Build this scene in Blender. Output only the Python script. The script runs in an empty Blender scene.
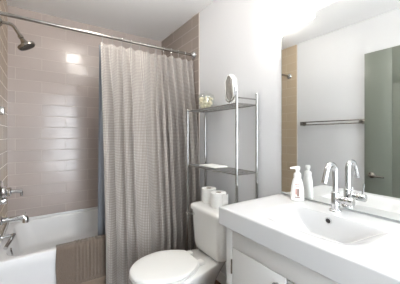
import bpy, bmesh, math, random
from mathutils import Vector, Matrix
random.seed(7)
PI = math.pi
sc = bpy.context.scene
C = sc.collection

# ------------------------------------------------------------------ camera, world, exposure
CAMZ = 1.22
cd = bpy.data.cameras.new('camera'); cam = bpy.data.objects.new('camera', cd); C.objects.link(cam)
cam.location = (0, 0, CAMZ)
cam.rotation_euler = (PI / 2, 0, -math.radians(33.6))
cd.sensor_width = 36; cd.lens = 36 * 238 / 400
cd.shift_y = -6.8 / 400
cd.clip_start = 0.02
sc.camera = cam
w = bpy.data.worlds.new('world'); sc.world = w; w.use_nodes = True
w.node_tree.nodes['Background'].inputs[0].default_value = (0.86, 0.93, 1.0, 1)
w.node_tree.nodes['Background'].inputs[1].default_value = 6.6
sc.view_settings.view_transform = 'Standard'
sc.view_settings.look = 'None'
sc.view_settings.gamma = 1
sc.view_settings.use_curve_mapping = False
sc.view_settings.exposure = 0.78
TUB_FILL_EMIT = 29.0            # added fill globe in front of the tub, out of view
SHADE_EMIT = 12.0          # vanity light shades
FILL_EMIT = 40.0           # added fill globe before the vanity, out of view

# ------------------------------------------------------------------ room numbers
XL, XR, YB, ZC = -0.255, 1.234, 2.72, 2.38
YF = -0.75                # entry wall (behind the camera)
YT = 1.90                # front of the tub

# ------------------------------------------------------------------ materials
def lin(c):
    return tuple(((v / 255) / 12.92 if v / 255 <= 0.04045 else ((v / 255 + 0.055) / 1.055) ** 2.4) for v in c) + (1,)

def mat(name, rgb, rough=0.5, metal=0.0, spec=0.5, noise=0.0, nscale=8.0, bump=0.0, bscale=40.0, coat=0.0, sheen=0.0, trans=0.0, ior=1.45):
    m = bpy.data.materials.new(name); m.use_nodes = True
    nt = m.node_tree; b = nt.nodes['Principled BSDF']
    b.inputs['Roughness'].default_value = rough
    b.inputs['Metallic'].default_value = metal
    b.inputs['Specular IOR Level'].default_value = spec
    b.inputs['Coat Weight'].default_value = coat
    b.inputs['Sheen Weight'].default_value = sheen
    b.inputs['Transmission Weight'].default_value = trans
    b.inputs['IOR'].default_value = ior
    c = lin(rgb)
    tc = nt.nodes.new('ShaderNodeTexCoord')
    n = nt.nodes.new('ShaderNodeTexNoise'); n.inputs['Scale'].default_value = nscale; n.inputs['Detail'].default_value = 4
    nt.links.new(tc.outputs['Object'], n.inputs['Vector'])
    mx = nt.nodes.new('ShaderNodeMix'); mx.data_type = 'RGBA'
    k = noise
    mx.inputs[6].default_value = tuple(v * (1 - k) for v in c[:3]) + (1,)
    mx.inputs[7].default_value = tuple(min(1, v * (1 + k)) for v in c[:3]) + (1,)
    nt.links.new(n.outputs['Fac'], mx.inputs[0])
    nt.links.new(mx.outputs[2], b.inputs['Base Color'])
    if bump > 0:
        n2 = nt.nodes.new('ShaderNodeTexNoise'); n2.inputs['Scale'].default_value = bscale; n2.inputs['Detail'].default_value = 3
        nt.links.new(tc.outputs['Object'], n2.inputs['Vector'])
        bp = nt.nodes.new('ShaderNodeBump'); bp.inputs['Strength'].default_value = bump; bp.inputs['Distance'].default_value = 0.005
        nt.links.new(n2.outputs['Fac'], bp.inputs['Height']); nt.links.new(bp.outputs['Normal'], b.inputs['Normal'])
    return m

def emit_mat(name, rgb, strength):
    m = bpy.data.materials.new(name); m.use_nodes = True
    b = m.node_tree.nodes['Principled BSDF']
    b.inputs['Base Color'].default_value = (0.9, 0.9, 0.88, 1); b.inputs['Roughness'].default_value = 0.3
    b.inputs['Emission Color'].default_value = lin(rgb); b.inputs['Emission Strength'].default_value = strength
    return m

def tile_mat(name, axis, c1, c2, cm, rough=0.20, bw=0.40, rh=0.108):
    """Glossy long wall tiles in running bond.  axis: 'x' or 'y' = the horizontal direction of the wall."""
    m = bpy.data.materials.new(name); m.use_nodes = True
    nt = m.node_tree; b = nt.nodes['Principled BSDF']
    L = nt.links.new
    tc = nt.nodes.new('ShaderNodeTexCoord'); sp = nt.nodes.new('ShaderNodeSeparateXYZ'); cb = nt.nodes.new('ShaderNodeCombineXYZ')
    L(tc.outputs['Object'], sp.inputs[0])
    L(sp.outputs['X' if axis == 'x' else 'Y'], cb.inputs['X']); L(sp.outputs['Z'], cb.inputs['Y'])
    br = nt.nodes.new('ShaderNodeTexBrick')
    br.inputs['Scale'].default_value = 1; br.inputs['Brick Width'].default_value = bw; br.inputs['Row Height'].default_value = rh
    br.inputs['Mortar Size'].default_value = 0.0022; br.inputs['Mortar Smooth'].default_value = 0.3; br.inputs['Bias'].default_value = 0
    br.inputs['Color1'].default_value = lin(c1); br.inputs['Color2'].default_value = lin(c2); br.inputs['Mortar'].default_value = lin(cm)
    L(cb.outputs[0], br.inputs['Vector'])
    L(br.outputs['Color'], b.inputs['Base Color'])
    mr = nt.nodes.new('ShaderNodeMapRange'); mr.inputs['To Min'].default_value = rough; mr.inputs['To Max'].default_value = 0.7
    L(br.outputs['Fac'], mr.inputs['Value']); L(mr.outputs[0], b.inputs['Roughness'])
    # glaze: slow waviness plus the recessed joints
    n = nt.nodes.new('ShaderNodeTexNoise'); n.inputs['Scale'].default_value = 5.0; n.inputs['Detail'].default_value = 1.5
    L(tc.outputs['Object'], n.inputs['Vector'])
    b1 = nt.nodes.new('ShaderNodeBump'); b1.inputs['Strength'].default_value = 0.35; b1.inputs['Distance'].default_value = 0.01
    L(n.outputs['Fac'], b1.inputs['Height'])
    iv = nt.nodes.new('ShaderNodeMath'); iv.operation = 'SUBTRACT'; iv.inputs[0].default_value = 1
    L(br.outputs['Fac'], iv.inputs[1])
    b2 = nt.nodes.new('ShaderNodeBump'); b2.inputs['Strength'].default_value = 0.6; b2.inputs['Distance'].default_value = 0.002
    L(iv.outputs[0], b2.inputs['Height']); L(b1.outputs[0], b2.inputs['Normal']); L(b2.outputs[0], b.inputs['Normal'])
    b.inputs["Specular IOR Level"].default_value = 0.6
    return m

def weave_mat(name, light, dark, cell, rough=0.85):
    """Waffle weave cloth: small raised squares, on UVs measured in metres."""
    m = bpy.data.materials.new(name); m.use_nodes = True
    nt = m.node_tree; b = nt.nodes['Principled BSDF']; L = nt.links.new
    tc = nt.nodes.new('ShaderNodeTexCoord'); sp = nt.nodes.new('ShaderNodeSeparateXYZ')
    L(tc.outputs['UV'], sp.inputs[0])
    outs = []
    for ax in 'XY':
        mu = nt.nodes.new('ShaderNodeMath'); mu.operation = 'MULTIPLY'; mu.inputs[1].default_value = 2 * PI / cell
        L(sp.outputs[ax], mu.inputs[0])
        si = nt.nodes.new('ShaderNodeMath'); si.operation = 'SINE'; L(mu.outputs[0], si.inputs[0]); outs.append(si)
    mn = nt.nodes.new('ShaderNodeMath'); mn.operation = 'MINIMUM'
    L(outs[0].outputs[0], mn.inputs[0]); L(outs[1].outputs[0], mn.inputs[1])
    mr = nt.nodes.new('ShaderNodeMapRange'); mr.inputs['From Min'].default_value = -0.9; mr.inputs['From Max'].default_value = 0.5
    L(mn.outputs[0], mr.inputs['Value'])
    n = nt.nodes.new('ShaderNodeTexNoise'); n.inputs['Scale'].default_value = 60; L(tc.outputs['UV'], n.inputs['Vector'])
    ad = nt.nodes.new('ShaderNodeMath'); ad.operation = 'MULTIPLY_ADD'; ad.inputs[1].default_value = 0.3; 
    sb = nt.nodes.new('ShaderNodeMath'); sb.operation = 'SUBTRACT'; sb.inputs[1].default_value = 0.5
    L(n.outputs['Fac'], sb.inputs[0]); L(sb.outputs[0], ad.inputs[0]); L(mr.outputs[0], ad.inputs[2])
    mx = nt.nodes.new('ShaderNodeMix'); mx.data_type = 'RGBA'; mx.clamp_factor = True
    mx.inputs[6].default_value = lin(dark); mx.inputs[7].default_value = lin(light)
    L(ad.outputs[0], mx.inputs[0]); L(mx.outputs[2], b.inputs['Base Color'])
    bp = nt.nodes.new('ShaderNodeBump'); bp.inputs['Strength'].default_value = 0.5; bp.inputs['Distance'].default_value = 0.003
    L(mr.outputs[0], bp.inputs['Height']); L(bp.outputs[0], b.inputs['Normal'])
    b.inputs['Roughness'].default_value = rough; b.inputs['Sheen Weight'].default_value = 0.15
    b.inputs['Specular IOR Level'].default_value = 0.2
    return m

M = {}
M['paint'] = mat('grey_white_wall_paint', (207, 207, 208), 0.55, noise=0.012, nscale=3, bump=0.03, bscale=120)
M['ceiling'] = mat('ceiling_paint', (250, 250, 250), 0.8, noise=0.012, nscale=3)
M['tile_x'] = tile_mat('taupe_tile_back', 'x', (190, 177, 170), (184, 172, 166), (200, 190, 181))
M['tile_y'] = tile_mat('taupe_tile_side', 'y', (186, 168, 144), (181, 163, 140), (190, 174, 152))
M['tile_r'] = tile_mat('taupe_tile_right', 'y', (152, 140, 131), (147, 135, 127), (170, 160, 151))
M['tile_trim'] = mat('tile_edge_trim', (206, 198, 188), 0.35)
M['floor'] = None
M['porcelain'] = mat('porcelain', (240, 239, 236), 0.12, noise=0.006, coat=0.3)
M['acrylic'] = mat('tub_enamel', (236, 236, 236), 0.16, noise=0.006)
M['plastic'] = mat('white_seat_plastic', (243, 242, 238), 0.28, noise=0.006)
M['chrome'] = mat('chrome', (205, 205, 205), 0.09, 1.0, noise=0.02)
M['nickel'] = mat('brushed_nickel', (150, 145, 138), 0.22, 1.0, noise=0.03)
M['satin'] = mat('satin_chrome_tube', (182, 181, 179), 0.09, 1.0, noise=0.02)
M['cab'] = mat('cabinet_paint', (222, 220, 217), 0.4, noise=0.01)
M['cab_in'] = mat('cabinet_interior', (90, 86, 80), 0.8, noise=0.02)
M['counter'] = mat('counter_resin', (214, 214, 214), 0.16, noise=0.006)
M['door'] = mat('grey_green_door_paint', (112, 117, 107), 0.35, noise=0.02, nscale=3)
M['white_trim'] = mat('white_trim_paint', (232, 231, 228), 0.4, noise=0.01)
M['paper'] = mat('tissue_paper', (240, 239, 236), 0.95, noise=0.02, nscale=60, bump=0.25, bscale=220)
M['card'] = mat('cardboard', (150, 132, 112), 0.9, noise=0.08, nscale=60)
M['towel'] = mat('brown_terry', (116, 102, 90), 0.95, noise=0.16, nscale=90, bump=0.9, bscale=260, sheen=0.3)
M['towel_band'] = mat('brown_flat_weave', (128, 113, 98), 0.85, noise=0.07, nscale=120)
M['white_cloth'] = mat('white_folded_cloth', (236, 235, 231), 0.9, noise=0.03, nscale=90, bump=0.4, bscale=260)
M['liner'] = mat('blue_grey_liner', (156, 162, 172), 0.35, noise=0.03)
M['curtain'] = weave_mat('waffle_curtain', (199, 191, 183), (140, 133, 128), 0.0125)
M['glass'] = mat('clear_glass', (250, 250, 250), 0.02, trans=1.0, ior=1.45)
def thin_glass(name):
    m = bpy.data.materials.new(name); m.use_nodes = True
    nt = m.node_tree; nt.nodes.clear(); L = nt.links.new
    out = nt.nodes.new('ShaderNodeOutputMaterial'); mx = nt.nodes.new('ShaderNodeMixShader')
    tr = nt.nodes.new('ShaderNodeBsdfTransparent'); tr.inputs[0].default_value = (0.97, 0.98, 0.97, 1)
    gl = nt.nodes.new('ShaderNodeBsdfGlossy'); gl.inputs['Roughness'].default_value = 0.03
    lw = nt.nodes.new('ShaderNodeLayerWeight'); lw.inputs[0].default_value = 0.5
    pw = nt.nodes.new('ShaderNodeMath'); pw.operation = 'POWER'; pw.inputs[1].default_value = 6.6
    ma = nt.nodes.new('ShaderNodeMath'); ma.operation = 'MULTIPLY_ADD'; ma.inputs[1].default_value = 0.45; ma.inputs[2].default_value = 0.09
    L(lw.outputs['Facing'], pw.inputs[0]); L(pw.outputs[0], ma.inputs[0])
    L(ma.outputs[0], mx.inputs[0]); L(tr.outputs[0], mx.inputs[1]); L(gl.outputs[0], mx.inputs[2]); L(mx.outputs[0], out.inputs[0])
    return m
M['glass'] = thin_glass('thin_clear_glass')
M['cream'] = mat('cream_shell', (247, 233, 205), 0.5, noise=0.16, nscale=45)
M['bottle'] = mat('white_bottle_plastic', (243, 241, 238), 0.3, noise=0.006)
M['pink'] = mat('label_pink_ink', (196, 150, 140), 0.5)
M['brown'] = mat('label_brown_ink', (130, 98, 84), 0.5)
M['dark'] = mat('dark_hole', (26, 25, 24), 0.6)
M['mirror'] = mat('mirror_silver', (240, 242, 241), 0.0, 1.0)
M['mirror_edge'] = mat('mirror_polished_edge', (205, 212, 208), 0.15, 0.4)
M['shade'] = emit_mat('lit_opal_glass', (255, 250, 242), SHADE_EMIT)
M['fill_glow'] = emit_mat('fill_globe_glass', (255, 250, 243), FILL_EMIT)
M['fill_glow_tub'] = emit_mat('tub_fill_globe_glass', (255, 250, 243), TUB_FILL_EMIT)
M['hose'] = mat('braided_hose', (190, 184, 172), 0.4, 0.6, noise=0.2, nscale=200)

def floor_mat():
    m = bpy.data.materials.new('brown_plank_floor'); m.use_nodes = True
    nt = m.node_tree; b = nt.nodes['Principled BSDF']; L = nt.links.new
    tc = nt.nodes.new('ShaderNodeTexCoord')
    br = nt.nodes.new('ShaderNodeTexBrick'); br.inputs['Scale'].default_value = 1
    br.inputs['Brick Width'].default_value = 0.9; br.inputs['Row Height'].default_value = 0.15; br.inputs['Mortar Size'].default_value = 0.0025
    br.inputs['Color1'].default_value = lin((112, 80, 58)); br.inputs['Color2'].default_value = lin((98, 68, 50)); br.inputs['Mortar'].default_value = lin((60, 46, 38))
    L(tc.outputs['Object'], br.inputs['Vector'])
    mp = nt.nodes.new('ShaderNodeMapping'); mp.inputs['Scale'].default_value = (3, 40, 3); L(tc.outputs['Object'], mp.inputs[0])
    n = nt.nodes.new('ShaderNodeTexNoise'); n.inputs['Scale'].default_value = 2; n.inputs['Detail'].default_value = 6; L(mp.outputs[0], n.inputs['Vector'])
    mx = nt.nodes.new('ShaderNodeMix'); mx.data_type = 'RGBA'; mx.blend_type = 'MULTIPLY'; mx.inputs[0].default_value = 0.5
    L(br.outputs['Color'], mx.inputs[6]); L(n.outputs['Color'], mx.inputs[7]); L(mx.outputs[2], b.inputs['Base Color'])
    b.inputs['Roughness'].default_value = 0.4
    return m
M['floor'] = floor_mat()

# ------------------------------------------------------------------ builders
class MB:
    def __init__(s):
        s.bm = bmesh.new(); s.mi = 0
        s.uv = None
    def _tag(s, faces):
        for f in faces: f.material_index = s.mi
    def box(s, lo, hi, bev=0.0, seg=2, rot=None, piv=None):
        lo = Vector(lo); hi = Vector(hi); c = (lo + hi) / 2; d = hi - lo
        r = bmesh.ops.create_cube(s.bm, size=1.0)
        vs = r['verts']
        for v in vs: v.co = Vector((v.co.x * d.x, v.co.y * d.y, v.co.z * d.z)) + c
        fs = set(f for v in vs for f in v.link_faces)
        s._tag(fs)
        if bev > 0:
            es = list(set(e for v in vs for e in v.link_edges))
            q = bmesh.ops.bevel(s.bm, geom=es, offset=bev, segments=seg, profile=0.5, affect='EDGES', clamp_overlap=True)
            s._tag(q['faces'])
            vs = list(set(v for f in q['faces'] for v in f.verts) | set(v for v in vs if v.is_valid))
        if rot is not None:
            p = Vector(piv) if piv is not None else c
            for v in vs: v.co = rot @ (v.co - p) + p
        return s
    def rings(s, rings, cap0=True, cap1=True, closed=True):
        V = [[s.bm.verts.new(p) for p in r] for r in rings]
        n = len(V[0]); F = []
        for a, b in zip(V[:-1], V[1:]):
            for i in range(n if closed else n - 1):
                j = (i + 1) % n
                F.append(s.bm.faces.new((a[i], a[j], b[j], b[i])))
        if cap0: F.append(s.bm.faces.new(list(reversed(V[0]))))
        if cap1: F.append(s.bm.faces.new(V[-1]))
        s._tag(F)
        return V
    def lathe(s, prof, o, axis=(0, 0, 1), seg=32, cap0=True, cap1=True):
        a = Vector(axis).normalized()
        t = Vector((1, 0, 0)) if abs(a.x) < 0.9 else Vector((0, 1, 0))
        u = a.cross(t).normalized(); v = a.cross(u)
        o = Vector(o); R = []
        for r, h in prof:
            r = max(r, 1e-5)
            R.append([o + a * h + u * (r * math.cos(2 * PI * k / seg)) + v * (r * math.sin(2 * PI * k / seg)) for k in range(seg)])
        s.rings(R, cap0, cap1); return s
    def tube(s, pts, r, seg=14, caps=True):
        P = [Vector(p) for p in pts]; n = len(P)
        rad = r if isinstance(r, (list, tuple)) else [r] * n
        T = []
        for i in range(n):
            d = (P[min(i + 1, n - 1)] - P[max(i - 1, 0)]).normalized(); T.append(d)
        ref = Vector((0, 0, 1)) if abs(T[0].z) < 0.9 else Vector((1, 0, 0))
        u = T[0].cross(ref).normalized(); R = []
        for i in range(n):
            u = (u - T[i] * u.dot(T[i])).normalized(); v = T[i].cross(u)
            R.append([P[i] + (u * math.cos(2 * PI * k / seg) + v * math.sin(2 * PI * k / seg)) * rad[i] for k in range(seg)])
        s.rings(R, caps, caps); return s
    def build(s, name, m, parent=None, sharp=38, smooth=True):
        me = bpy.data.meshes.new(name)
        bmesh.ops.recalc_face_normals(s.bm, faces=s.bm.faces[:])
        if parent is not None:
            o0 = Vector(parent['_o'])
            for v in s.bm.verts: v.co -= o0
        s.bm.to_mesh(me); s.bm.free()
        for x in (m if isinstance(m, (list, tuple)) else [m]): me.materials.append(x)
        if smooth:
            for p in me.polygons: p.use_smooth = True
            me.set_sharp_from_angle(angle=math.radians(sharp))
        o = bpy.data.objects.new(name, me); C.objects.link(o)
        if parent is not None:
            o.parent = parent; o['_o'] = tuple(parent['_o'])
        else:
            o['_o'] = (0.0, 0.0, 0.0)
        return o

def thing(name, label, cat, loc, group=None):
    o = bpy.data.objects.new(name, None); C.objects.link(o)
    o.location = loc; o['_o'] = tuple(float(v) for v in loc); o.empty_display_size = 0.05
    o['label'] = label; o['category'] = cat
    if group: o['group'] = group
    return o

def tag(o, label, cat, group=None):
    o['label'] = label; o['category'] = cat
    if group: o['group'] = group
    return o

def recentre(o):
    """put a one-mesh thing's origin at its base"""
    me = o.data
    xs = [v.co.x for v in me.vertices]; ys = [v.co.y for v in me.vertices]; zs = [v.co.z for v in me.vertices]
    c = Vector(((min(xs) + max(xs)) / 2, (min(ys) + max(ys)) / 2, min(zs)))
    me.transform(Matrix.Translation(-c)); o.location = c
    return o

def struct(name, mb, m, smooth=False):
    o = mb.build(name, m, None, smooth=smooth); o['kind'] = 'structure'; return o

def arc(c, a, b, r, t0, t1, n):
    c = Vector(c); a = Vector(a); b = Vector(b)
    return [c + a * (r * math.cos(t0 + (t1 - t0) * i / n)) + b * (r * math.sin(t0 + (t1 - t0) * i / n)) for i in range(n + 1)]

def rrect(x0, x1, y0, y1, r, z, k=6):
    """rounded rectangle ring, counter-clockwise, same vertex count for any size"""
    r = min(r, (x1 - x0) / 2 - 1e-4, (y1 - y0) / 2 - 1e-4)
    out = []
    for cx, cy, a in ((x1 - r, y1 - r, 0), (x0 + r, y1 - r, PI / 2), (x0 + r, y0 + r, PI), (x1 - r, y0 + r, 1.5 * PI)):
        for i in range(k + 1):
            t = a + PI / 2 * i / k
            out.append(Vector((cx + r * math.cos(t), cy + r * math.sin(t), z)))
    return out

def sm(t):
    t = max(0.0, min(1.0, t)); return t * t * (3 - 2 * t)

# ------------------------------------------------------------------ the room
T = 0.1
struct('floor', MB().box((XL - 0.2, YF - 1.6, -0.08), (XR + 0.2, YB + 0.2, 0)), M['floor'])
struct('ceiling', MB().box((XL - 0.2, YF - 0.15, ZC), (XR + 0.2, YB + 0.2, ZC + 0.08)), M['ceiling'])
struct('wall_right', MB().box((XR + 0.004, YF, 0), (XR + T, YB + T, ZC)), M['paint'])
struct('wall_left', MB().box((XL - T, YF, 0), (XL - 0.004, YB + T, ZC)), M['paint'])
struct('wall_back', MB().box((XL - T, YB + 0.012, 0), (XR + T, YB + T, ZC)), M['paint'])
# entry wall behind the camera with a doorway
DX0, DX1, DZ = 0.12, 0.88, 2.03
struct('wall_front', MB().box((XL - T, YF - T, 0), (DX0, YF, ZC)).box((DX1, YF - T, 0), (XR + T, YF, ZC)).box((DX0, YF - T, DZ), (DX1, YF, ZC)), M['paint'])
# tile cladding of the tub alcove
YE = 1.85
struct('wall_tile_back', MB().box((XL, YB, 0), (XR, YB + 0.012, ZC)), M['tile_x'])
struct('wall_tile_left', MB().box((XL - 0.004, YE, 0), (XL, YB, ZC)), M['tile_y'])
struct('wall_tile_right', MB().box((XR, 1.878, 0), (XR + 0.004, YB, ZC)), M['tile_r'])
struct('trim_1', MB().box((XR - 0.001, 1.870, 0), (XR + 0.004, 1.8785, ZC)), M['tile_trim'])
struct('trim_2', MB().box((XL - 0.004, YE - 0.008, 0), (XL + 0.001, YE, ZC)), M['tile_trim'])
# door casing of the entry
struct('trim_3', MB().box((DX0 - 0.07, YF, 0), (DX0, YF + 0.018, DZ + 0.07), 0.003).box((DX1, YF, 0), (DX1 + 0.07, YF + 0.018, DZ + 0.07), 0.003)
       .box((DX0, YF, DZ), (DX1, YF + 0.018, DZ + 0.07), 0.003), M['white_trim'])
struct('baseboard_right', MB().box((XR - 0.008, 0.96, 0), (XR + 0.004, 1.868, 0.09), 0.003), M['white_trim'])
struct('baseboard_left', MB().box((XL - 0.004, 1.08, 0), (XL + 0.008, 1.84, 0.09), 0.003), M['white_trim'])

# door parked flat along the left wall, seen in the mirror
def door():
    x0, x1, y0, y1, z0, z1 = XL + 0.004, XL + 0.034, 0.27, 1.07, 0.008, 2.03
    d = MB()
    d.box((x0, y0, z0), (x1 - 0.004, y1, z1), 0.0015)
    # raised flat boards with fine grooves between
    gy, gz, g = 0.844, 1.697, 0.002
    for a, b, p, q in ((gy + g, y1, z0, z1), (y0, gy - g, z0, gz - g), (y0, gy - g, gz + g, z1)):
        d.box((x1 - 0.006, a, p), (x1, b, q), 0.001)
    o = d.build('door_1', M['door'], None); o['kind'] = 'structure'
    yh, zh = 1.006, 0.832
    h = MB()
    h.lathe([(0.028, 0), (0.028, 0.006), (0.022, 0.011), (0.011, 0.013), (0.010, 0.05), (0.0105, 0.055)], (x1, yh, zh), (1, 0, 0), 28)
    hh = h.build('door_handle', M['nickel'], o)
    l = MB(); l.tube([(x1 + 0.045, yh + 0.012, zh), (x1 + 0.05, yh - 0.01, zh), (x1 + 0.05, yh - 0.06, zh - 0.003), (x1 + 0.046, yh - 0.115, zh - 0.006)], [0.009, 0.011, 0.009, 0.007], 14)
    l.build('lever', M['nickel'], hh)
door()

# ------------------------------------------------------------------ bathtub
def bathtub():
    x0, x1, y0, y1 = XL + 0.003, XR - 0.003, YT, YB - 0.003
    t = thing('bathtub', 'white bathtub built into the tiled alcove behind the shower curtain', 'bathtub', ((XL + XR) / 2, YT, 0))
    R = []
    def ring(l, r, f, b, rad, z): R.append(rrect(x0 + l, x1 - r, y0 + f, y1 - b, rad, z, 8))
    H = 0.438
    ring(0, 0, 0.006, 0, 0.004, 0.0)
    ring(0, 0, 0.006, 0, 0.004, 0.35)
    ring(0, 0, 0.000, 0, 0.004, 0.365)
    ring(0, 0, 0.000, 0, 0.004, H - 0.012)
    ring(0.002, 0.002, 0.003, 0.001, 0.006, H - 0.004)
    ring(0.008, 0.008, 0.011, 0.004, 0.012, H)
    ring(0.045, 0.06, 0.040, 0.030, 0.09, H)
    ring(0.052, 0.068, 0.050, 0.037, 0.10, H - 0.004)
    ring(0.058, 0.076, 0.058, 0.043, 0.11, H - 0.016)
    ring(0.080, 0.14, 0.085, 0.080, 0.12, 0.34)
    ring(0.100, 0.22, 0.100, 0.118, 0.13, 0.262)
    ring(0.110, 0.27, 0.110, 0.135, 0.13, 0.246)
    ring(0.128, 0.32, 0.130, 0.152, 0.13, 0.240)
    ring(0.30, 0.45, 0.25, 0.32, 0.12, 0.238)
    mb = MB(); mb.rings(R, True, True)
    mb.build('tub_shell', M['acrylic'], t, 30)
    # raised tile flange strip along the back and the left end
    f = MB(); f.box((x0, y1 - 0.012, H - 0.004), (x1, y1, H + 0.022), 0.004); f.box((x0, y0 + 0.01, H - 0.004), (x0 + 0.010, y1, H + 0.022), 0.004)
    f.build('tile_flange', M['acrylic'], t)
    o = MB(); c = Vector((x0 + 0.068, 2.18, 0.375))
    o.lathe([(0.034, -0.01), (0.034, 0.006), (0.029, 0.011), (0.012, 0.013), (0.001, 0.013)], c, (1, 0, 0.25), 28)
    o.build('overflow_cover', M['chrome'], t)
    d = MB(); d.lathe([(0.03, 0), (0.03, 0.004), (0.022, 0.006), (0.018, 0.003), (0.001, 0.003)], (x0 + 0.32, (y0 + y1) / 2, 0.238), (0, 0, 1), 28)
    d.build('drain', M['chrome'], t)
bathtub()

# ------------------------------------------------------------------ shower fittings on the left tile wall
YS = 2.25
def shower():
    t = thing('wall_shower', 'chrome shower head on a bent arm high on the left tile wall', 'shower head', (XL, YS, 2.045))
    a = MB(); a.lathe([(0.030, 0), (0.030, 0.006), (0.020, 0.013), (0.012, 0.014)], (XL, YS, 2.045), (1, 0, 0), 28); a.build('wall_flange', M['nickel'], t)
    p0 = Vector((XL + 0.004, YS, 2.045))
    pts = [p0, p0 + Vector((0.04, 0, 0.002))] + arc((XL + 0.045, YS, 1.997), (1, 0, 0), (0, 0, 1), 0.05, PI / 2, 0.55, 8)
    e = pts[-1]; d = Vector((0.50, 0, -0.866)).normalized()
    pts.append(e + d * 0.075)
    m = MB(); m.tube(pts, 0.0115, 16); m.build('arm', M['nickel'], t)
    h = MB(); o = e + d * 0.055
    h.lathe([(0.014, 0), (0.017, 0.004), (0.017, 0.022), (0.013, 0.026), (0.015, 0.035), (0.022, 0.055), (0.030, 0.066), (0.056, 0.073), (0.060, 0.077), (0.060, 0.092), (0.056, 0.096)], o, d, 36)
    hd = h.build('head', M['nickel'], t)
    f = MB(); f.lathe([(0.053, 0.0955), (0.053, 0.099), (0.001, 0.099)], o, d, 36)
    u = d.cross(Vector((0, 1, 0))).normalized(); v = d.cross(u)
    for rr, n in ((0.015, 6), (0.030, 12), (0.044, 18)):
        for k in range(n):
            c = o + d * 0.099 + (u * math.cos(2 * PI * k / n) + v * math.sin(2 * PI * k / n)) * rr
            f.lathe([(0.0028, 0), (0.002, 0.003)], c, d, 6)
    f.build('spray_face', M['cab_in'], hd)

    t = thing('shower_valve', 'chrome shower mixer with lever handle, above the tub spout on the left wall', 'shower valve', (XL, YS, 0.80))
    e = MB(); e.lathe([(0.085, 0), (0.085, 0.007), (0.078, 0.014), (0.044, 0.018), (0.040, 0.034), (0.034, 0.040)], (XL, YS, 0.80), (1, 0, 0), 36); e.build('escutcheon', M['chrome'], t)
    k = MB(); k.lathe([(0.030, 0.038), (0.033, 0.042), (0.033, 0.062), (0.028, 0.068), (0.001, 0.070)], (XL, YS, 0.80), (1, 0, 0), 28); kn = k.build('handle_hub', M['chrome'], t)
    l = MB(); l.tube([(XL + 0.05, YS, 0.80), (XL + 0.10, YS, 0.80), (XL + 0.132, YS, 0.797)], [0.015, 0.0145, 0.016], 16)
    l.tube([(XL + 0.126, YS, 0.797), (XL + 0.127, YS, 0.776), (XL + 0.127, YS, 0.76)], [0.010, 0.009, 0.008], 12)
    l.build('lever', M['chrome'], kn)
    d = MB(); d.lathe([(0.022, 0), (0.022, 0.03), (0.018, 0.036), (0.001, 0.037)], (XL + 0.004, YS, 0.735), (1, 0, 0), 24); d.build('diverter_knob', M['chrome'], t)

    t = thing('tub_spout', 'chrome tub spout with turned-down end on the left tile wall', 'spout', (XL, YS, 0.595))
    s = MB(); s.lathe([(0.032, 0), (0.032, 0.008), (0.026, 0.014), (0.018, 0.016)], (XL, YS, 0.595), (1, 0, 0), 28); s.build('wall_flange', M['chrome'], t)
    s = MB()
    s.tube([(XL + 0.004, YS, 0.595), (XL + 0.09, YS, 0.597), (XL + 0.135, YS, 0.599), (XL + 0.150, YS, 0.591), (XL + 0.153, YS, 0.573), (XL + 0.153, YS, 0.556)],
           [0.019, 0.019, 0.019, 0.021, 0.021, 0.021], 18)
    s.build('spout_pipe', M['chrome'], t)
    s = MB(); s.lathe([(0.006, 0), (0.006, 0.012), (0.009, 0.014), (0.009, 0.022), (0.001, 0.024)], (XL + 0.146, YS, 0.610), (0, 0, 1), 16); s.build('diverter_pin', M['chrome'], t)
    # hand grip with a slanting arm low on the wall, just above the rim
    t = thing('grab_handle', 'small chrome grab handle with slanted arm, above the tub rim at left', 'grab handle', (XL, 2.22, 0.47))
    g = MB(); g.lathe([(0.022, 0), (0.022, 0.006), (0.016, 0.009)], (XL, 2.22, 0.482), (1, 0, 0), 24); g.build('wall_flange', M['chrome'], t)
    g = MB(); g.tube([(XL + 0.004, 2.22, 0.482), (XL + 0.07, 2.22, 0.484), (XL + 0.086, 2.22, 0.484)], 0.012, 16); g.build('bar', M['chrome'], t)
    g = MB(); g.tube([(XL + 0.084, 2.22, 0.488), (XL + 0.066, 2.155, 0.466), (XL + 0.048, 2.085, 0.450)], [0.013, 0.013, 0.012], 14); g.build('arm', M['chrome'], t)
shower()

# ------------------------------------------------------------------ curtain rod, curtain, liner
YR, ZR = 1.96, 1.995
def rod():
    t = thing('curtain_rod', 'straight chrome shower curtain rod across the tub alcove', 'curtain rod', ((XL + XR) / 2, YR, ZR))
    MB().tube([(XL + 0.004, YR, ZR), (0.6, YR, ZR), (XR - 0.004, YR, ZR)], 0.0125, 20).build('rod', M['nickel'], t)
    for x, d in ((XL, 1), (XR, -1)):
        MB().lathe([(0.034, 0), (0.035, 0.005), (0.030, 0.013), (0.020, 0.020), (0.018, 0.034), (0.013, 0.036)], (x, YR, ZR), (d, 0, 0), 32).build('rod_flange', M['chrome'], t)
rod()

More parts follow.
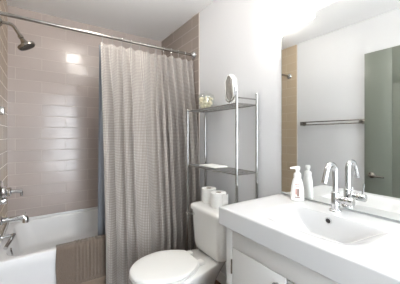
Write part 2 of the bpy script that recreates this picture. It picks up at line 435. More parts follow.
NH = 12
HOOKX = [0.392 + (1.205 - 0.392) * k / (NH - 1) for k in range(NH)]
def curtain():
    t = thing('shower_curtain', 'taupe waffle-weave shower curtain hanging in folds from the rod', 'curtain', (0.80, YR, 0.015))
    nx, nz = 520, 60
    x0, x1, zt, zb = 0.378, 1.222, 1.942, 0.015
    bm = bmesh.new(); uvl = bm.loops.layers.uv.new('UVMap')
    def phase(s):
        return 11.0 * s + 0.34 * math.sin(2 * PI * 1.3 * s + 0.6) + 0.22 * math.sin(2 * PI * 2.9 * s + 2.0)
    def pos(i, j):
        s = i / (nx - 1); q = j / (nz - 1); z = zt + (zb - zt) * q
        edge = min(1, s / 0.03, (1 - s) / 0.03)
        hem = min(1.0, (zt - z) / 1.55)
        ybase = YR + 0.004 + (1.832 - YR - 0.004) * hem
        ph = 2 * PI * (phase(s) + 0.10 * math.sin(2.2 * q + 5 * s) * q)
        A = (0.018 + 0.026 * sm(q / 0.35)) * (0.76 + 0.32 * math.sin(9 * s + 1.0)) * (0.35 + 0.65 * edge)
        A *= (0.62 + 0.5 * sm((s - 0.22) / 0.25))
        y = ybase - A * math.sin(ph) - 0.30 * A * math.sin(2 * ph + 0.7) - 0.012 * sm(q / 0.3) * math.sin(2 * PI * 3.3 * s + 1.2)
        y = min(y, 1.893) if z < 0.50 else y
        x = x0 + (x1 - x0) * s + 0.021 * math.cos(ph) * sm(q / 0.3) * edge + 0.012 * q * (1 - s)
        # scalloped top edge between hooks
        dz = 0
        if q < 0.06:
            k = (x - HOOKX[0]) / (HOOKX[1] - HOOKX[0])
            dz = -0.012 * (0.5 - 0.5 * math.cos(2 * PI * k)) * (1 - q / 0.06)
        return Vector((x, y, z + dz))
    P = [[pos(i, j) for i in range(nx)] for j in range(nz)]
    # arc length across, measured half way down, stands for the cloth's own width
    U = [0.0]
    for i in range(1, nx): U.append(U[-1] + (P[nz // 2][i] - P[nz // 2][i - 1]).length)
    o0 = Vector(t['_o'])
    V = [[bm.verts.new(p - o0) for p in row] for row in P]
    for j in range(nz - 1):
        for i in range(nx - 1):
            f = bm.faces.new((V[j][i], V[j + 1][i], V[j + 1][i + 1], V[j][i + 1]))
            f.smooth = True
            for lp, (a, b) in zip(f.loops, ((i, j), (i, j + 1), (i + 1, j + 1), (i + 1, j))):
                lp[uvl].uv = (U[a], zt + (zb - zt) * b / (nz - 1))
    me = bpy.data.meshes.new('fabric'); bm.to_mesh(me); bm.free(); me.materials.append(M['curtain'])
    o = bpy.data.objects.new('fabric', me); C.objects.link(o); o.parent = t
    md = o.modifiers.new('thickness', 'SOLIDIFY'); md.thickness = 0.0016; md.offset = 0
    # hooks
    for k, hx in enumerate(HOOKX):
        pts = arc((hx, YR, ZR), (0, 1, 0), (0, 0, 1), 0.0165, -0.4 * PI, 1.4 * PI, 18)
        pts = [Vector((hx, YR - 0.002, ZR - 0.058))] + [Vector((hx, YR - 0.004, ZR - 0.035))] + list(reversed(pts))
        MB().tube(pts, 0.0024, 8).build('curtain_hook', M['chrome'], t)
    # liner on the tub side of the curtain
    nx, nz = 200, 14
    bm = bmesh.new(); rows = []
    for j in range(nz):
        row = []
        for i in range(nx):
            s = i / (nx - 1); q = j / (nz - 1); z = 1.936 + (0.32 - 1.936) * q
            y = 2.004 + 0.052 * q + 0.009 * math.sin(2 * PI * 12 * s + q) * sm(q / 0.2 + .3)
            row.append(bm.verts.new((0.377 + (1.12 - 0.377) * s, y, z)))
        rows.append(row)
    for j in range(nz - 1):
        for i in range(nx - 1):
            bm.faces.new((rows[j][i], rows[j + 1][i], rows[j + 1][i + 1], rows[j][i + 1])).smooth = True
    me = bpy.data.meshes.new('curtain_liner'); bm.to_mesh(me); bm.free(); me.materials.append(M['liner'])
    l = bpy.data.objects.new('curtain_liner', me); C.objects.link(l)
    md = l.modifiers.new('thickness', 'SOLIDIFY'); md.thickness = 0.001
    tag(l, 'thin blue-grey liner showing at the left edge of the shower curtain', 'curtain liner'); recentre(l)
curtain()

# ------------------------------------------------------------------ bath mat draped over the tub edge
def bathmat():
    t = thing('bath_mat', 'brown ribbed bath mat draped over the front edge of the bathtub', 'bath mat', (0.26, YT, 0.10))
    xa, xb = 0.080, 0.50
    H = 0.438; g = 0.007
    def path():
        y_out = YT - g; y_in = YT + 0.056
        p = [(y_out - 0.004, 0.16), (y_out - 0.003, 0.25), (y_out - 0.001, 0.34), (y_out, H - 0.02)]
        p += [(YT + 0.012 - 0.0185 * math.cos(a), H - 0.012 + 0.0195 * math.sin(a)) for a in (0.3, 0.8, 1.3)]
        p += [(YT + 0.03, H + g), (YT + 0.05, H + g - 0.001), (y_in + 0.012, H - 0.008), (y_in + 0.035, 0.37), (y_in + 0.046, 0.33)]
        return p
    pp = path()
    # resample
    L = [0]
    for a, b in zip(pp[:-1], pp[1:]): L.append(L[-1] + math.hypot(b[0] - a[0], b[1] - a[1]))
    def at(d):
        for k in range(len(L) - 1):
            if d <= L[k + 1] + 1e-9:
                f = (d - L[k]) / (L[k + 1] - L[k]); return Vector((0, pp[k][0] + f * (pp[k + 1][0] - pp[k][0]), pp[k][1] + f * (pp[k + 1][1] - pp[k][1])))
        return Vector((0, pp[-1][0], pp[-1][1]))
    nz, nx = 70, 180
    top = []; bot = []
    mb = MB()
    def rib(x, d):
        c = 1 - min(1, max(0, abs(x - (xa + xb) / 2) - ((xb - xa) / 2 - 0.115)) / 0.006)
        e = 1 - min(1, max(0, abs(d - L[-1] / 2) - (L[-1] / 2 - 0.035)) / 0.006)
        return 0.006 + 0.0042 * c * e * (0.5 + 0.5 * math.sin(2 * PI * (x - xa) / 0.0235)) + 0.001 * random.random()
    def normal(d):
        a = at(max(0, d - 0.006)); b = at(min(L[-1], d + 0.006)); tn = (b - a).normalized()
        return Vector((0, -tn.z, tn.y))
    for j in range(nz + 1):
        d = L[-1] * j / nz; p = at(d); n = normal(d); r = []; q = []
        for i in range(nx + 1):
            x = xa + (xb - xa) * i / nx + 0.0025 * math.sin(7 * d * 3 + 1) * (1 if i < nx / 2 else -1)
            h = rib(x, d)
            if i in (0, nx) or j in (0, nz): h = 0.003
            b = p + Vector((x, 0, 0)); r.append(mb.bm.verts.new(b + n * h)); q.append(mb.bm.verts.new(b))
        top.append(r); bot.append(q)
    F = mb.bm.faces.new
    for j in range(nz):
        for i in range(nx):
            F((top[j][i], top[j][i + 1], top[j + 1][i + 1], top[j + 1][i])); F((bot[j][i], bot[j + 1][i], bot[j + 1][i + 1], bot[j][i + 1]))
        F((top[j][0], top[j + 1][0], bot[j + 1][0], bot[j][0])); F((top[j][nx], bot[j][nx], bot[j + 1][nx], top[j + 1][nx]))
    for i in range(nx):
        F((top[0][i], bot[0][i], bot[0][i + 1], top[0][i + 1])); F((top[nz][i], top[nz][i + 1], bot[nz][i + 1], bot[nz][i]))
    mb.build('terry_pile', M['towel'], t, 60)
    # flat woven hem below the pile
    h = MB(); h.box((xa + 0.001, YT - g - 0.012, 0.085), (xb - 0.001, YT - g - 0.003, 0.162), 0.003)
    o = h.build('hem_band', M['towel_band'], t); o['label'] = 'flat tan woven hem'
bathmat()

# ------------------------------------------------------------------ toilet
YTC = 1.403
def toilet():
    t = thing('toilet', 'white two-piece toilet with closed lid between the vanity and the curtain', 'toilet', (0.8, YTC, 0))
    W = lambda u: XR - u                      # u = distance from the right wall
    def egg(z, u0, u1, hw, uc=None, n=44, pb=2.6):
        uc = uc if uc is not None else u0 + (u1 - u0) * 0.50
        out = []
        for k in range(n):
            a = 2 * PI * k / n; c, s_ = math.cos(a), math.sin(a)
            if c >= 0: u = uc + (u1 - uc) * c; y = hw * s_
            else:
                u = uc - (uc - u0) * abs(c) ** (2 / pb); y = hw * math.copysign(abs(s_) ** (2 / pb), s_) * (1 - 0.36 * abs(c) ** 0.8)
            out.append(Vector((W(u), YTC + y, z)))
        return out
    b = MB()
    b.rings([egg(0.0, 0.19, 0.575, 0.110), egg(0.012, 0.185, 0.58, 0.114), egg(0.03, 0.19, 0.575, 0.108), egg(0.10, 0.195, 0.55, 0.096), egg(0.17, 0.18, 0.585, 0.106),
             egg(0.22, 0.15, 0.665, 0.130), egg(0.275, 0.11, 0.742, 0.160, 0.45), egg(0.312, 0.08, 0.776, 0.176, 0.47), egg(0.336, 0.075, 0.787, 0.181, 0.49),
             egg(0.346, 0.075, 0.787, 0.181, 0.49), egg(0.351, 0.08, 0.782, 0.176, 0.49)])
    bo = b.build('bowl', M['porcelain'], t, 50)
    for s_ in (-1, 1):
        MB().lathe([(0.013, 0), (0.013, 0.008), (0.009, 0.014), (0.001, 0.016)], (W(0.32), YTC + s_ * 0.120, 0.0), (0, 0, 1), 16).build('bolt_cap', M['plastic'], bo)
    def lidring(z, d):
        out = []; uf, ur, uw, hw, hr = 0.798 - d, 0.369 + d, 0.56, 0.184 - d, 0.096 - d
        n = 26
        R = []
        for k in range(n + 1):                 # front half ellipse
            a = -PI / 2 + PI * k / n
            R.append((uw + (uf - uw) * math.cos(a), hw * math.sin(a)))
        m = 12
        for k in range(1, m + 1):
            q = k / m; u = uw + (ur - uw) * q
            y = hr + (hw - hr) * (math.cos(q * PI / 2) ** 0.9)
            R.append((u, y))
        for k in range(1, 6): R.append((ur, hr - 2 * hr * k / 6))
        for k in range(m, 0, -1):
            q = k / m; u = uw + (ur - uw) * q
            y = hr + (hw - hr) * (math.cos(q * PI / 2) ** 0.9)
            R.append((u, -y))
        return [Vector((W(u), YTC + y, z)) for u, y in R]
    s = MB(); s.rings([lidring(0.3525, 0.008), lidring(0.3555, 0.002), lidring(0.3605, -0.001), lidring(0.3675, 0.0), lidring(0.3705, 0.005)]); s.build('seat', M['plastic'], t, 50)
    l = MB(); l.rings([lidring(0.3735, 0.006), lidring(0.3755, 0.001), lidring(0.3835, 0.0), lidring(0.3895, 0.004), lidring(0.3925, 0.012), lidring(0.3950, 0.04), lidring(0.3960, 0.085)])
    l.build('seat_lid', M['plastic'], t, 50)
    for s_ in (-1, 1):
        MB().box((W(0.378), YTC + s_ * 0.07 - 0.022, 0.350), (W(0.325), YTC + s_ * 0.07 + 0.022, 0.378), 0.008, 3).build('seat_hinge', M['plastic'], t)
    # tank
    R = []
    for z, f, bk, hy, r in ((0.352, 0.225, 0.085, 0.130, 0.03), (0.356, 0.240, 0.072, 0.146, 0.04), (0.374, 0.254, 0.065, 0.160, 0.045), (0.42, 0.262, 0.062, 0.1675, 0.045), (0.55, 0.269, 0.060, 0.175, 0.045), (0.660, 0.272, 0.060, 0.178, 0.045)):
        R.append(rrect(W(f), W(bk), YTC - hy, YTC + hy, r, z))
    k = MB(); k.rings(R); k.build('tank', M['porcelain'], t, 50)
    R = []
    for z, d in ((0.659, 0.006), (0.662, 0.0), (0.682, -0.001), (0.692, 0.004), (0.697, 0.014), (0.699, 0.04)):
        R.append(rrect(W(0.285) + d, W(0.050) - d, YTC - 0.191 + d, YTC + 0.191 - d, 0.05, z))
    k = MB(); k.rings(R); k.build('tank_lid', M['porcelain'], t, 50)
    f = MB(); yl = YTC + 0.135
    f.lathe([(0.013, 0), (0.013, 0.008), (0.008, 0.011), (0.008, 0.020)], (W(0.271), yl, 0.625), (-1, 0, 0), 20)
    f.tube([(W(0.290), yl - 0.005, 0.626), (W(0.292), yl + 0.03, 0.626), (W(0.291), yl + 0.066, 0.620)], [0.007, 0.0075, 0.009], 14)
    f.build('flush_lever', M['chrome'], t)
    h = MB(); h.tube([(W(0.13), YTC - 0.12, 0.353), (W(0.10), YTC - 0.165, 0.25), (W(0.08), YTC - 0.19, 0.17), (W(0.045), YTC - 0.2, 0.14), (W(0.0), YTC - 0.2, 0.14)], 0.006, 12)
    h.build('supply_hose', M['hose'], t)
toilet()

# ------------------------------------------------------------------ storage rack over the toilet
RXF, RXB, RYN, RYF = 1.035, 1.218, 1.134, 1.745
ZS1, ZS2 = 1.424, 0.966
def rack():
    t = thing('storage_rack', 'tall chrome wire storage rack standing around the toilet tank', 'storage rack', ((RXF + RXB) / 2, (RYN + RYF) / 2, 0))
    for x in (RXF, RXB):
        for y in (RYN, RYF):
            zt = 1.497 if y == RYN else ZS1 + 0.006
            p = MB().tube([(x, y, 0.006), (x, y, 0.7), (x, y, zt)], 0.0088, 16).build('post', M['satin'], t)
            MB().lathe([(0.0095, 0), (0.0095, 0.006), (0.006, 0.011), (0.001, 0.012)], (x, y, zt - 0.002), (0, 0, 1), 16).build('cap', M['satin'], p)
            MB().lathe([(0.012, 0), (0.012, 0.010), (0.0085, 0.014)], (x, y, 0), (0, 0, 1), 16).build('foot', M['dark'], p)
    for z in (ZS1, ZS2):
        s = MB()
        s.tube([(RXF, RYN - 0.002, z), (RXF, RYF + 0.002, z)], 0.0048, 10)
        s.tube([(RXB, RYN, z), (RXB, RYF, z)], 0.0048, 10)
        s.tube([(RXF, RYN, z), (RXB, RYN, z)], 0.0048, 10)
        s.tube([(RXF, RYF, z), (RXB, RYF, z)], 0.0048, 10)
        s.tube([((RXF + RXB) / 2, RYN, z - 0.004), ((RXF + RXB) / 2, RYF, z - 0.004)], 0.0035, 8)
        n = 30
        for k in range(1, n):
            y = RYN + (RYF - RYN) * k / n
            s.tube([(RXF, y, z + 0.001), (RXB, y, z + 0.001)], 0.0021, 6)
        s.build('wire_shelf', M['satin'], t)
    MB().tube([(RXF, RYN, 1.462), (RXB, RYN, 1.462)], 0.0048, 10).build('side_rail', M['satin'], t)
    for y in (RYN, RYF):
        MB().tube([(RXF, y, 0.16), (RXB, y, 0.16)], 0.0048, 10).build('lower_rail', M['satin'], t)
rack()

# things on the rack
def jar():
    jx, jy, z0 = 1.127, 1.608, ZS1 + 0.0055
    t = thing('glass_jar', 'clear glass jar of cream shells on the top rack shelf', 'jar', (jx, jy, z0))
    g = MB(); g.lathe([(0.001, 0.0), (0.050, 0.0), (0.055, 0.004), (0.067, 0.045), (0.073, 0.080), (0.072, 0.100), (0.066, 0.112), (0.063, 0.111), (0.068, 0.099), (0.069, 0.080), (0.063, 0.046), (0.0515, 0.008), (0.001, 0.007)], (jx, jy, z0), (0, 0, 1), 40, False, False)
    g.build('bowl', M['glass'], t)
    l = MB(); l.lathe([(0.064, 0.113), (0.066, 0.115), (0.063, 0.120), (0.045, 0.130), (0.015, 0.136), (0.008, 0.138), (0.012, 0.144), (0.014, 0.150), (0.010, 0.156), (0.001, 0.158)], (jx, jy, z0), (0, 0, 1), 40)
    l.build('lid', M['glass'], t)
    # shells
    def shell_mb(c, r, rot):
        mb = MB(); R = []
        nn, mm = 12, 22
        for i in range(nn + 1):
            a = PI * i / nn
            ring = []
            for k in range(mm):
                b = 2 * PI * k / mm
                rr = math.sin(a) * (1 + 0.10 * math.cos(7 * b)) * (0.75 + 0.25 * math.cos(a))
                ring.append(Vector((rr * math.cos(b) * r, rr * math.sin(b) * r * 0.72, math.cos(a) * r * 1.05)))
            R.append(ring)
        for ring in R[:1] + R[-1:]:
            for k in range(mm): ring[k] = ring[k] + Vector((1e-4 * math.cos(2 * PI * k / mm), 1e-4 * math.sin(2 * PI * k / mm), 0))
        mb.rings([[rot @ p + c for p in ring] for ring in R]); return mb
    proto = None
    spots = []
    for lev, (z, rr, n) in enumerate(((0.027, 0.030, 5), (0.058, 0.042, 7), (0.088, 0.046, 8))):
        for k in range(n):
            a = 2 * PI * k / n + lev * 0.45; spots.append((jx + rr * math.cos(a), jy + rr * math.sin(a), z0 + z))
        spots.append((jx, jy, z0 + z + 0.003))
    for k, p in enumerate(spots):
        if proto is None:
            mb = shell_mb(Vector((0, 0, 0)), 0.0178, Matrix.Identity(3)); proto = mb.build('seashell', M['cream'], None, 60); o = proto
        else:
            o = proto.copy(); C.objects.link(o)
        o.location = p; o.rotation_euler = (random.uniform(0, 6), random.uniform(0, 6), random.uniform(0, 6))
        tag(o, 'small cream shell piled inside the glass jar on the rack', 'shell', 'cream shells in the glass jar')
jar()

def stand_mirror():
    mx, my, z0 = 1.122, 1.300, ZS1 + 0.0055
    t = thing('vanity_stand_mirror', 'small white-framed stand mirror beside the glass jar on the top shelf', 'mirror', (mx, my, z0))
    # frame faces up the rack towards the camera's left
    a = math.radians(171); f = Vector((math.cos(a), math.sin(a), 0)); s = Vector((-f.y, f.x, 0)); up = Vector((0, 0, 1))
    tilt = math.radians(-4); n = f * math.cos(tilt) + up * math.sin(tilt); u2 = up * math.cos(tilt) - f * math.sin(tilt)
    o = Vector((mx, my, z0))
    b = MB(); R = []
    for z, k in ((0.0, 1.0), (0.004, 1.03), (0.008, 1.0), (0.012, 0.7), (0.016, 0.3)):
        R.append([o + s * (0.052 * k * math.cos(q)) + f * (0.034 * k * math.sin(q)) + up * z for q in [2 * PI * i / 32 for i in range(32)]])
    b.rings(R); b.build('base', M['plastic'], t)
    # U-shaped yoke
    c = o + up * 0.125
    y = MB(); pts = [c + s * -0.061, c + s * -0.061 - up * 0.05]
    pts += [c - up * 0.05 + s * (0.061 * math.cos(q)) - up * (0.045 * math.sin(q)) for q in [PI - PI * i / 14 for i in range(1, 14)]]
    pts += [c + s * 0.061 - up * 0.05, c + s * 0.061]
    y.tube(pts, 0.0058, 10); y.tube([o + up * 0.012, o + up * 0.035], 0.008, 12); y.build('yoke', M['satin'], t)
    def outline(hw, hh, cut):                  # octagonal frame: straight sides, clipped corners
        return [(-hw, -hh + cut), (-hw + cut, -hh), (hw - cut, -hh), (hw, -hh + cut), (hw, hh - cut), (hw - cut, hh), (-hw + cut, hh), (-hw, hh - cut)]
    def ringp(hw, hh, cut, d): return [c + s * p + u2 * q + n * d for p, q in outline(hw, hh, cut)]
    fr = MB(); fr.rings([ringp(0.047, 0.090, 0.036, -0.030), ringp(0.053, 0.096, 0.040, -0.026), ringp(0.055, 0.098, 0.040, 0.0), ringp(0.053, 0.096, 0.040, 0.009), ringp(0.049, 0.092, 0.037, 0.009), ringp(0.048, 0.091, 0.036, 0.0065)])
    fr.build('frame', M['plastic'], t, 20)
    g = MB(); g.rings([ringp(0.0485, 0.0915, 0.0364, 0.0064), ringp(0.0485, 0.0915, 0.0364, 0.0074)]); g.build('glass', M['mirror'], t)
stand_mirror()

def folded_cloth():
    z0 = ZS2 + 0.0045
    t = MB()
    for k, (d, h0, h1) in enumerate(((0.0, 0.0, 0.006), (0.004, 0.0055, 0.011))):
        t.box((1.075 + d, 1.42 + d * 2, z0 + h0), (1.205 - d, 1.635 - d * 3, z0 + h1), 0.0026, 3)
    o = t.build('folded_towel', M['white_cloth'], None); tag(o, 'thin white folded hand towel lying on the lower rack shelf', 'towel'); recentre(o)
folded_cloth()

def roll(loc, label, tail):
    t = thing('toilet_paper_roll', label, 'toilet paper', loc, 'toilet paper rolls on the tank')
    x, y, z = loc; h = 0.108; r = 0.057
    m = MB(); m.lathe([(0.021, 0.001), (r - 0.002, 0.0), (r, 0.002), (r, h - 0.002), (r - 0.003, h), (0.021, h - 0.001), (0.0205, h - 0.003), (0.0205, 0.003), (0.021, 0.001)], (x, y, z), (0, 0, 1), 48, False, False)
    ro = m.build('paper', M['paper'], t)
    c = MB(); c.lathe([(0.0204, 0.002), (0.0204, h - 0.002), (0.0192, h - 0.002), (0.0192, 0.002), (0.0204, 0.002)], (x, y, z), (0, 0, 1), 32, False, False); c.build('core', M['card'], t)
    if tail:
        # loose end of the sheet lifting off towards the vanity
        q = MB(); A = []
        for k in range(9):
            a = math.radians(-100 + 62 * k / 8); rr = r + 0.0006 + 0.013 * (k / 8) ** 2
            A.append((x + rr * math.cos(a), y + rr * math.sin(a)))
        q.rings([[Vector((px, py, z + 0.004)) for px, py in A], [Vector((px, py, z + 0.096)) for px, py in A]], False, False, False)
        e = q.build('loose_sheet', M['paper'], ro); md = e.modifiers.new('thickness', 'SOLIDIFY'); md.thickness = 0.0006
roll((1.090, 1.516, 0.6992), 'white toilet paper roll on the tank, farther from the vanity', False)
roll((1.070, 1.368, 0.6992), 'white toilet paper roll with loose end, on the tank nearer the vanity', True)

# ------------------------------------------------------------------ vanity cabinet
CX = 0.768
def vanity():
    t = thing('vanity_cabinet', 'white vanity cabinet under the basin counter', 'cabinet', (1.0, 0.55, 0))
    y0, y1, z1 = 0.165, 0.918, 0.768
    c = MB(); c.box((CX + 0.02, y0 + 0.018, 0.08), (XR - 0.004, y1 - 0.018, 0.735)); c.build('carcass', M['cab_in'], t, smooth=False)
    f = MB()
    f.box((CX, 0.876, 0.0), (CX + 0.02, y1, z1), 0.0012); f.box((CX, y0, 0.0), (CX + 0.02, 0.225, z1), 0.0012)
    f.box((CX, 0.225, 0.680), (CX + 0.02, 0.876, z1), 0.0012); f.box((CX, 0.225, 0.0), (CX + 0.02, 0.876, 0.10), 0.0012)
    f.build('face_frame', M['cab'], t)
    for a, b in ((y1 - 0.018, y1), (y0, y0 + 0.018)):
        MB().box((CX + 0.0195, a, 0), (XR - 0.003, b, z1), 0.001).build('side_panel', M['cab'], t)
    g = 0.0022
    d = MB().box((CX, 0.568 + g, 0.1 + g), (CX + 0.019, 0.876 - g, 0.680 - g), 0.0015).build('door', M['cab'], t)
    k = MB(); k.lathe([(0.005, 0), (0.005, 0.010), (0.009, 0.014), (0.0105, 0.018), (0.009, 0.022), (0.001, 0.024)], (CX, 0.608, 0.639), (-1, 0, 0), 24); k.build('knob', M['satin'], d)
    for zz in (0.585, 0.20):
        MB().tube([(CX - 0.003, 0.875, zz - 0.034), (CX - 0.003, 0.875, zz + 0.034)], 0.0042, 10).build('hinge', M['nickel'], d)
    for za, zb in ((0.493, 0.674), (0.299, 0.486), (0.105, 0.292)):
        q = MB().box((CX, 0.230, za), (CX + 0.019, 0.559, zb), 0.0015).build('drawer', M['cab'], t)
        k = MB(); k.lathe([(0.006, 0), (0.006, 0.012), (0.013, 0.017), (0.0145, 0.022), (0.012, 0.027), (0.001, 0.029)], (CX, 0.394, (za + zb) / 2), (-1, 0, 0), 24); k.build('knob', M['satin'], q)
vanity()

# ------------------------------------------------------------------ counter with the moulded basin
ZK = 0.859
KX0, KX1, KY0, KY1 = 0.748, XR - 0.003, 0.150, 0.956
def counter():
    t = thing('basin_counter', 'thick white counter with a moulded trough basin on the vanity', 'sink', (1.0, 0.55, 0.769))
    def depth(x, y):
        if y > 0.58: fy = (0.776 - y) / (0.776 - 0.664)
        else: fy = (y - 0.345) / (0.508 - 0.345)
        fy = max(0, min(1, fy)); fy = 0.7 * fy + 0.3 * sm(fy)
        fx = sm((x - 0.80) / 0.17) if x < 1.03 else 1 - sm((x - 1.078) / 0.014)
        return 0.1035 * fy * fx
    r = 0.008
    X = [KX0 + r + (0.795 - KX0 - r) * k / 3 for k in range(3)] + [0.795 + 0.19 * k / 22 for k in range(22)] + [0.985 + 0.09 * k / 8 for k in range(8)] + [1.075 + 0.022 * k / 9 for k in range(9)]
    X += [1.097 + (KX1 - r - 1.097) * k / 5 for k in range(6)]
    Y = [KY0 + r + (0.34 - KY0 - r) * k / 4 for k in range(4)] + [0.34 + 0.44 * k / 80 for k in range(81)] + [0.78 + (KY1 - r - 0.78) * k / 5 for k in range(1, 6)]
    mb = MB(); bm = mb.bm
    G = [[bm.verts.new((x, y, ZK - depth(x, y))) for x in X] for y in Y]
    for j in range(len(Y) - 1):
        for i in range(len(X) - 1): bm.faces.new((G[j][i], G[j][i + 1], G[j + 1][i + 1], G[j + 1][i]))
    per = [G[0][i] for i in range(len(X))] + [G[j][-1] for j in range(1, len(Y))] + [G[-1][i] for i in range(len(X) - 2, -1, -1)] + [G[j][0] for j in range(len(Y) - 2, 0, -1)]
    prev = per
    steps = [(r * math.sin(a), ZK - r * (1 - math.cos(a))) for a in (0.4, 0.8, 1.2, PI / 2)] + [(r, 0.769 + 0.004), (r - 0.004, 0.769)]
    base = [v.co.copy() for v in per]
    for off, z in steps:
        cur = []
        for b in base:
            dx = -1 if abs(b.x - X[0]) < 1e-6 else (1 if abs(b.x - X[-1]) < 1e-6 else 0)
            dy = -1 if abs(b.y - Y[0]) < 1e-6 else (1 if abs(b.y - Y[-1]) < 1e-6 else 0)
            d = Vector((dx, dy, 0)); d = d.normalized() if d.length > 0 else d
            if dx and dy: d = d * 1.25
            cur.append(bm.verts.new((b.x + d.x * off, b.y + d.y * off, z)))
        n = len(cur)
        for i in range(n): bm.faces.new((prev[i], prev[(i + 1) % n], cur[(i + 1) % n], cur[i]))
        prev = cur
    mb.build('counter_slab', M['counter'], t, 34)
    o = MB(); c = (1.0835, 0.577, 0.832)
    o.lathe([(0.0145, 0.0), (0.0158, 0.001), (0.0150, 0.003), (0.0105, 0.0035), (0.010, 0.001)], c, (-1, 0, 0), 24, False, True)
    ov = o.build('overflow_ring', M['chrome'], t)
    h = MB(); h.lathe([(0.0104, 0.0012), (0.0104, 0.0018), (0.001, 0.0018)], c, (-1, 0, 0), 20); h.build('overflow_hole', M['dark'], ov)
    d = MB(); d.lathe([(0.026, 0.0), (0.026, 0.003), (0.021, 0.0045), (0.019, 0.004), (0.001, 0.006)], (1.02, 0.575, ZK - 0.1030), (0, 0, 1), 28); d.build('drain', M['chrome'], t)
counter()

# ------------------------------------------------------------------ faucet
def faucet():
    fx, fy, z0 = 1.168, 0.590, ZK
    t = thing('faucet', 'chrome gooseneck faucet on the counter behind the basin', 'faucet', (fx, fy, z0))
    MB().lathe([(0.027, 0), (0.027, 0.004), (0.024, 0.008), (0.019, 0.010)], (fx, fy, z0), (0, 0, 1), 32).build('base', M['chrome'], t)
    b = MB(); b.lathe([(0.0185, 0.006), (0.0185, 0.085), (0.0165, 0.089), (0.0135, 0.091)], (fx, fy, z0), (0, 0, 1), 28); b.build('body', M['chrome'], t)
    R = 0.038; zt = z0 + 0.186
    pts = [(fx, fy, z0 + 0.08), (fx, fy, z0 + 0.15)] + [(fx - R + R * math.cos(a), fy, zt + R * math.sin(a)) for a in [PI * 0.90 * k / 16 for k in range(17)]]
    e = Vector(pts[-1]); d = (e - Vector(pts[-2])).normalized(); pts += [e + d * 0.03, e + d * 0.058]
    s = MB(); s.tube(pts, 0.0125, 18); sp = s.build('gooseneck_spout', M['chrome'], t)
    a = MB(); a.lathe([(0.0132, 0), (0.0132, 0.012), (0.010, 0.013), (0.009, 0.011), (0.001, 0.011)], e + d * 0.05, d, 20); a.build('aerator', M['satin'], sp)
    h = MB(); h.lathe([(0.0165, 0.008), (0.0175, 0.011), (0.0175, 0.040), (0.0165, 0.042), (0.0165, 0.044), (0.0178, 0.046), (0.0178, 0.078), (0.015, 0.082), (0.001, 0.082)], (fx, fy, z0 + 0.058), (0, -1, 0), 28)
    hd = h.build('handle', M['chrome'], t)
    l = MB(); l.tube([(fx, fy - 0.066, z0 + 0.07), (fx, fy - 0.070, z0 + 0.10), (fx + 0.002, fy - 0.074, z0 + 0.125)], [0.0045, 0.004, 0.0036], 10); l.build('lever_pin', M['chrome'], hd)
faucet()

# ------------------------------------------------------------------ soap dispenser
def soap():
    sx, sy, z0 = 1.180, 0.800, ZK
    t = thing('soap_dispenser', 'white foaming soap pump bottle on the counter against the mirror', 'soap bottle', (sx, sy, z0))
    f = Vector((-0.80, -0.60, 0)); s = Vector((-f.y, f.x, 0)) ; up = Vector((0, 0, 1)); o = Vector((sx, sy, z0))
    s = Vector((0.60, -0.80, 0))               # width direction, across the view
    def el(a, b, z, n=36):
        return [o + s * (a * math.copysign(abs(math.cos(q)) ** 0.85, math.cos(q))) + f * (b * math.copysign(abs(math.sin(q)) ** 0.85, math.sin(q))) + up * z for q in [2 * PI * k / n for k in range(n)]]
    b = MB(); b.rings([el(0.031, 0.021, 0), el(0.036, 0.025, 0.003), el(0.0375, 0.026, 0.010), el(0.037, 0.026, 0.05), el(0.034, 0.0255, 0.085), el(0.029, 0.025, 0.112), el(0.0245, 0.0235, 0.126), el(0.020, 0.020, 0.134), el(0.0195, 0.0195, 0.140)])
    bo = b.build('bottle', M['bottle'], t, 50)
    p = MB(); p.lathe([(0.0205, 0.138), (0.021, 0.140), (0.0205, 0.160), (0.017, 0.165), (0.011, 0.167), (0.010, 0.183)], o, (0, 0, 1), 28)
    pu = p.build('pump_collar', M['bottle'], t)
    h = MB(); dn = (-s * 0.95 + f * 0.2).normalized()
    h.lathe([(0.012, 0.182), (0.014, 0.186), (0.0145, 0.198), (0.012, 0.203), (0.001, 0.204)], o, (0, 0, 1), 24)
    h.tube([o + up * 0.194, o + up * 0.195 + dn * 0.02, o + up * 0.192 + dn * 0.040], [0.0085, 0.0075, 0.006], 14)
    h.build('pump_head', M['bottle'], t)
    # printed label: small wording over a little brown picture
    def mark(u, z, w_, h_, m_, nm):
        hw = 0.0265
        q = MB(); R = []
        for zz in (z, z + h_):
            k = max(0, min(1, (zz - 0.05) / 0.062)); a = 0.0372 - 0.008 * k; bb = 0.0262 - 0.0010 * k
            row = []
            for i in range(9):
                uu = u + w_ * (i / 8 - 0.5); c = max(-1, min(1, uu / a)); c = math.copysign(abs(c) ** (1 / 0.85), c)
                row.append(o + s * uu + f * (bb * (1 - c * c) ** (0.425) + 0.0007) + up * zz)
            R.append(row)
        q.rings(R, False, False, False); return q.build(nm, m_, bo)
    for k, (u, w_) in enumerate(((-0.011, 0.005), (-0.004, 0.006), (0.004, 0.005), (0.010, 0.004))): mark(u, 0.096, w_, 0.006, M['pink'], 'label_letter')
    mark(-0.001, 0.087, 0.022, 0.003, M['pink'], 'label_line')
    mark(-0.008, 0.040, 0.008, 0.034, M['pink'], 'label_picture'); mark(0.002, 0.030, 0.009, 0.044, M['brown'], 'label_picture'); mark(-0.002, 0.022, 0.028, 0.005, M['brown'], 'label_line')
    t.scale = (0.94, 0.94, 0.925)
soap()

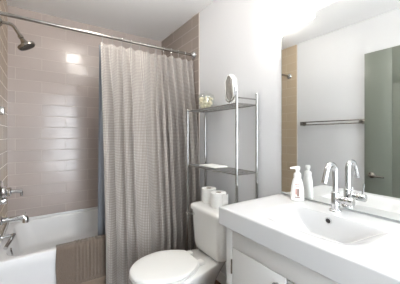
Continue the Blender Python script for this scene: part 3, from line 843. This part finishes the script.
# ------------------------------------------------------------------ wall mirror
def mirror():
    t = thing('wall_mirror', 'large frameless mirror on the wall above the basin counter', 'mirror', (XR, 0.53, 0.863))
    y0, y1, z0, z1 = 0.10, 0.946, 0.863, 1.896
    b = MB(); b.box((XR - 0.004, y0, z0), (XR + 0.004, y1, z1), 0.0008); b.build('mirror_back', M['mirror_edge'], t)
    g = MB(); g.box((XR - 0.0046, y0 + 0.004, z0 + 0.004), (XR - 0.0036, y1 - 0.004, z1 - 0.004)); g.build('mirror_glass', M['mirror'], t, smooth=False)
mirror()

# ------------------------------------------------------------------ vanity light above the mirror
def vanity_light():
    t = thing('vanity_light', 'lit three-shade vanity light on the wall above the mirror', 'wall light', (XR, 0.52, 1.99))
    MB().box((XR - 0.022, 0.09, 1.995), (XR + 0.004, 0.95, 2.075), 0.008, 3).build('backplate', M['chrome'], t)
    for y in (0.86, 0.52, 0.18):
        a = MB(); a.tube([(XR - 0.015, y, 2.045), (XR - 0.07, y, 2.053), (XR - 0.098, y, 2.047), (XR - 0.108, y, 2.030)], 0.008, 12); a.lathe([(0.022, 0), (0.024, -0.004), (0.024, -0.03), (0.020, -0.034)], (XR - 0.108, y, 2.038), (0, 0, 1), 24)
        ar = a.build('arm', M['chrome'], t)
        s = MB(); s.lathe([(0.020, 0.125), (0.034, 0.118), (0.046, 0.095), (0.053, 0.06), (0.060, 0.02), (0.062, 0.0), (0.058, 0.0), (0.050, 0.055), (0.043, 0.09), (0.031, 0.113), (0.018, 0.12)], (XR - 0.108, y, 1.935), (0, 0, 1), 36, True, True)
        s.build('shade', M['shade'], ar)
vanity_light()

def fill_globe(x, y, r, label, m):  # globes added out of view to brighten room and alcove, no known lamps
    t = thing('fill_globe', label, 'fill light', (x, y, ZC))
    MB().lathe([(r * 0.80, 0), (r * 0.80, -0.012), (r * 0.62, -0.020), (r * 0.45, -0.022), (r * 0.45, -0.034)], (x, y, ZC), (0, 0, 1), 36).build('fill_mount', M['nickel'], t)
    zc = -0.030 - r * 0.9
    MB().lathe([(r * math.sin(a), zc - r * math.cos(a)) for a in [PI - 0.45 - (PI - 0.45) * k / 20 for k in range(21)]], (x, y, ZC), (0, 0, 1), 40).build('globe', m, t)
fill_globe(0.56, 0.80, 0.055, 'small opal fill globe added out of view before the vanity', M['fill_glow'])
fill_globe(0.38, 1.66, 0.065, 'opal fill globe added out of view in front of the bathtub', M['fill_glow_tub'])

# ------------------------------------------------------------------ towel bar on the left wall (seen in the mirror)
def towel_bar():
    t = thing('towel_bar', 'chrome double towel bar reflected in the mirror, on the opposite wall', 'towel bar', (XL, 1.41, 1.36))
    for y in (1.745, 1.098):
        p = MB(); p.lathe([(0.026, -0.004), (0.026, 0.006), (0.018, 0.012), (0.009, 0.014), (0.009, 0.035)], (XL, y, 1.360), (1, 0, 0), 24)
        p.box((XL + 0.03, y - 0.008, 1.336), (XL + 0.078, y + 0.008, 1.383), 0.005, 2); p.build('post', M['nickel'], t)
    for x, z in ((XL + 0.046, 1.377), (XL + 0.066, 1.343)):
        MB().tube([(x, 1.092, z), (x, 1.4, z), (x, 1.751, z)], 0.0068, 14).build('bar', M['nickel'], t)
towel_bar()

for o in bpy.data.objects:
    if '_o' in o: del o['_o']
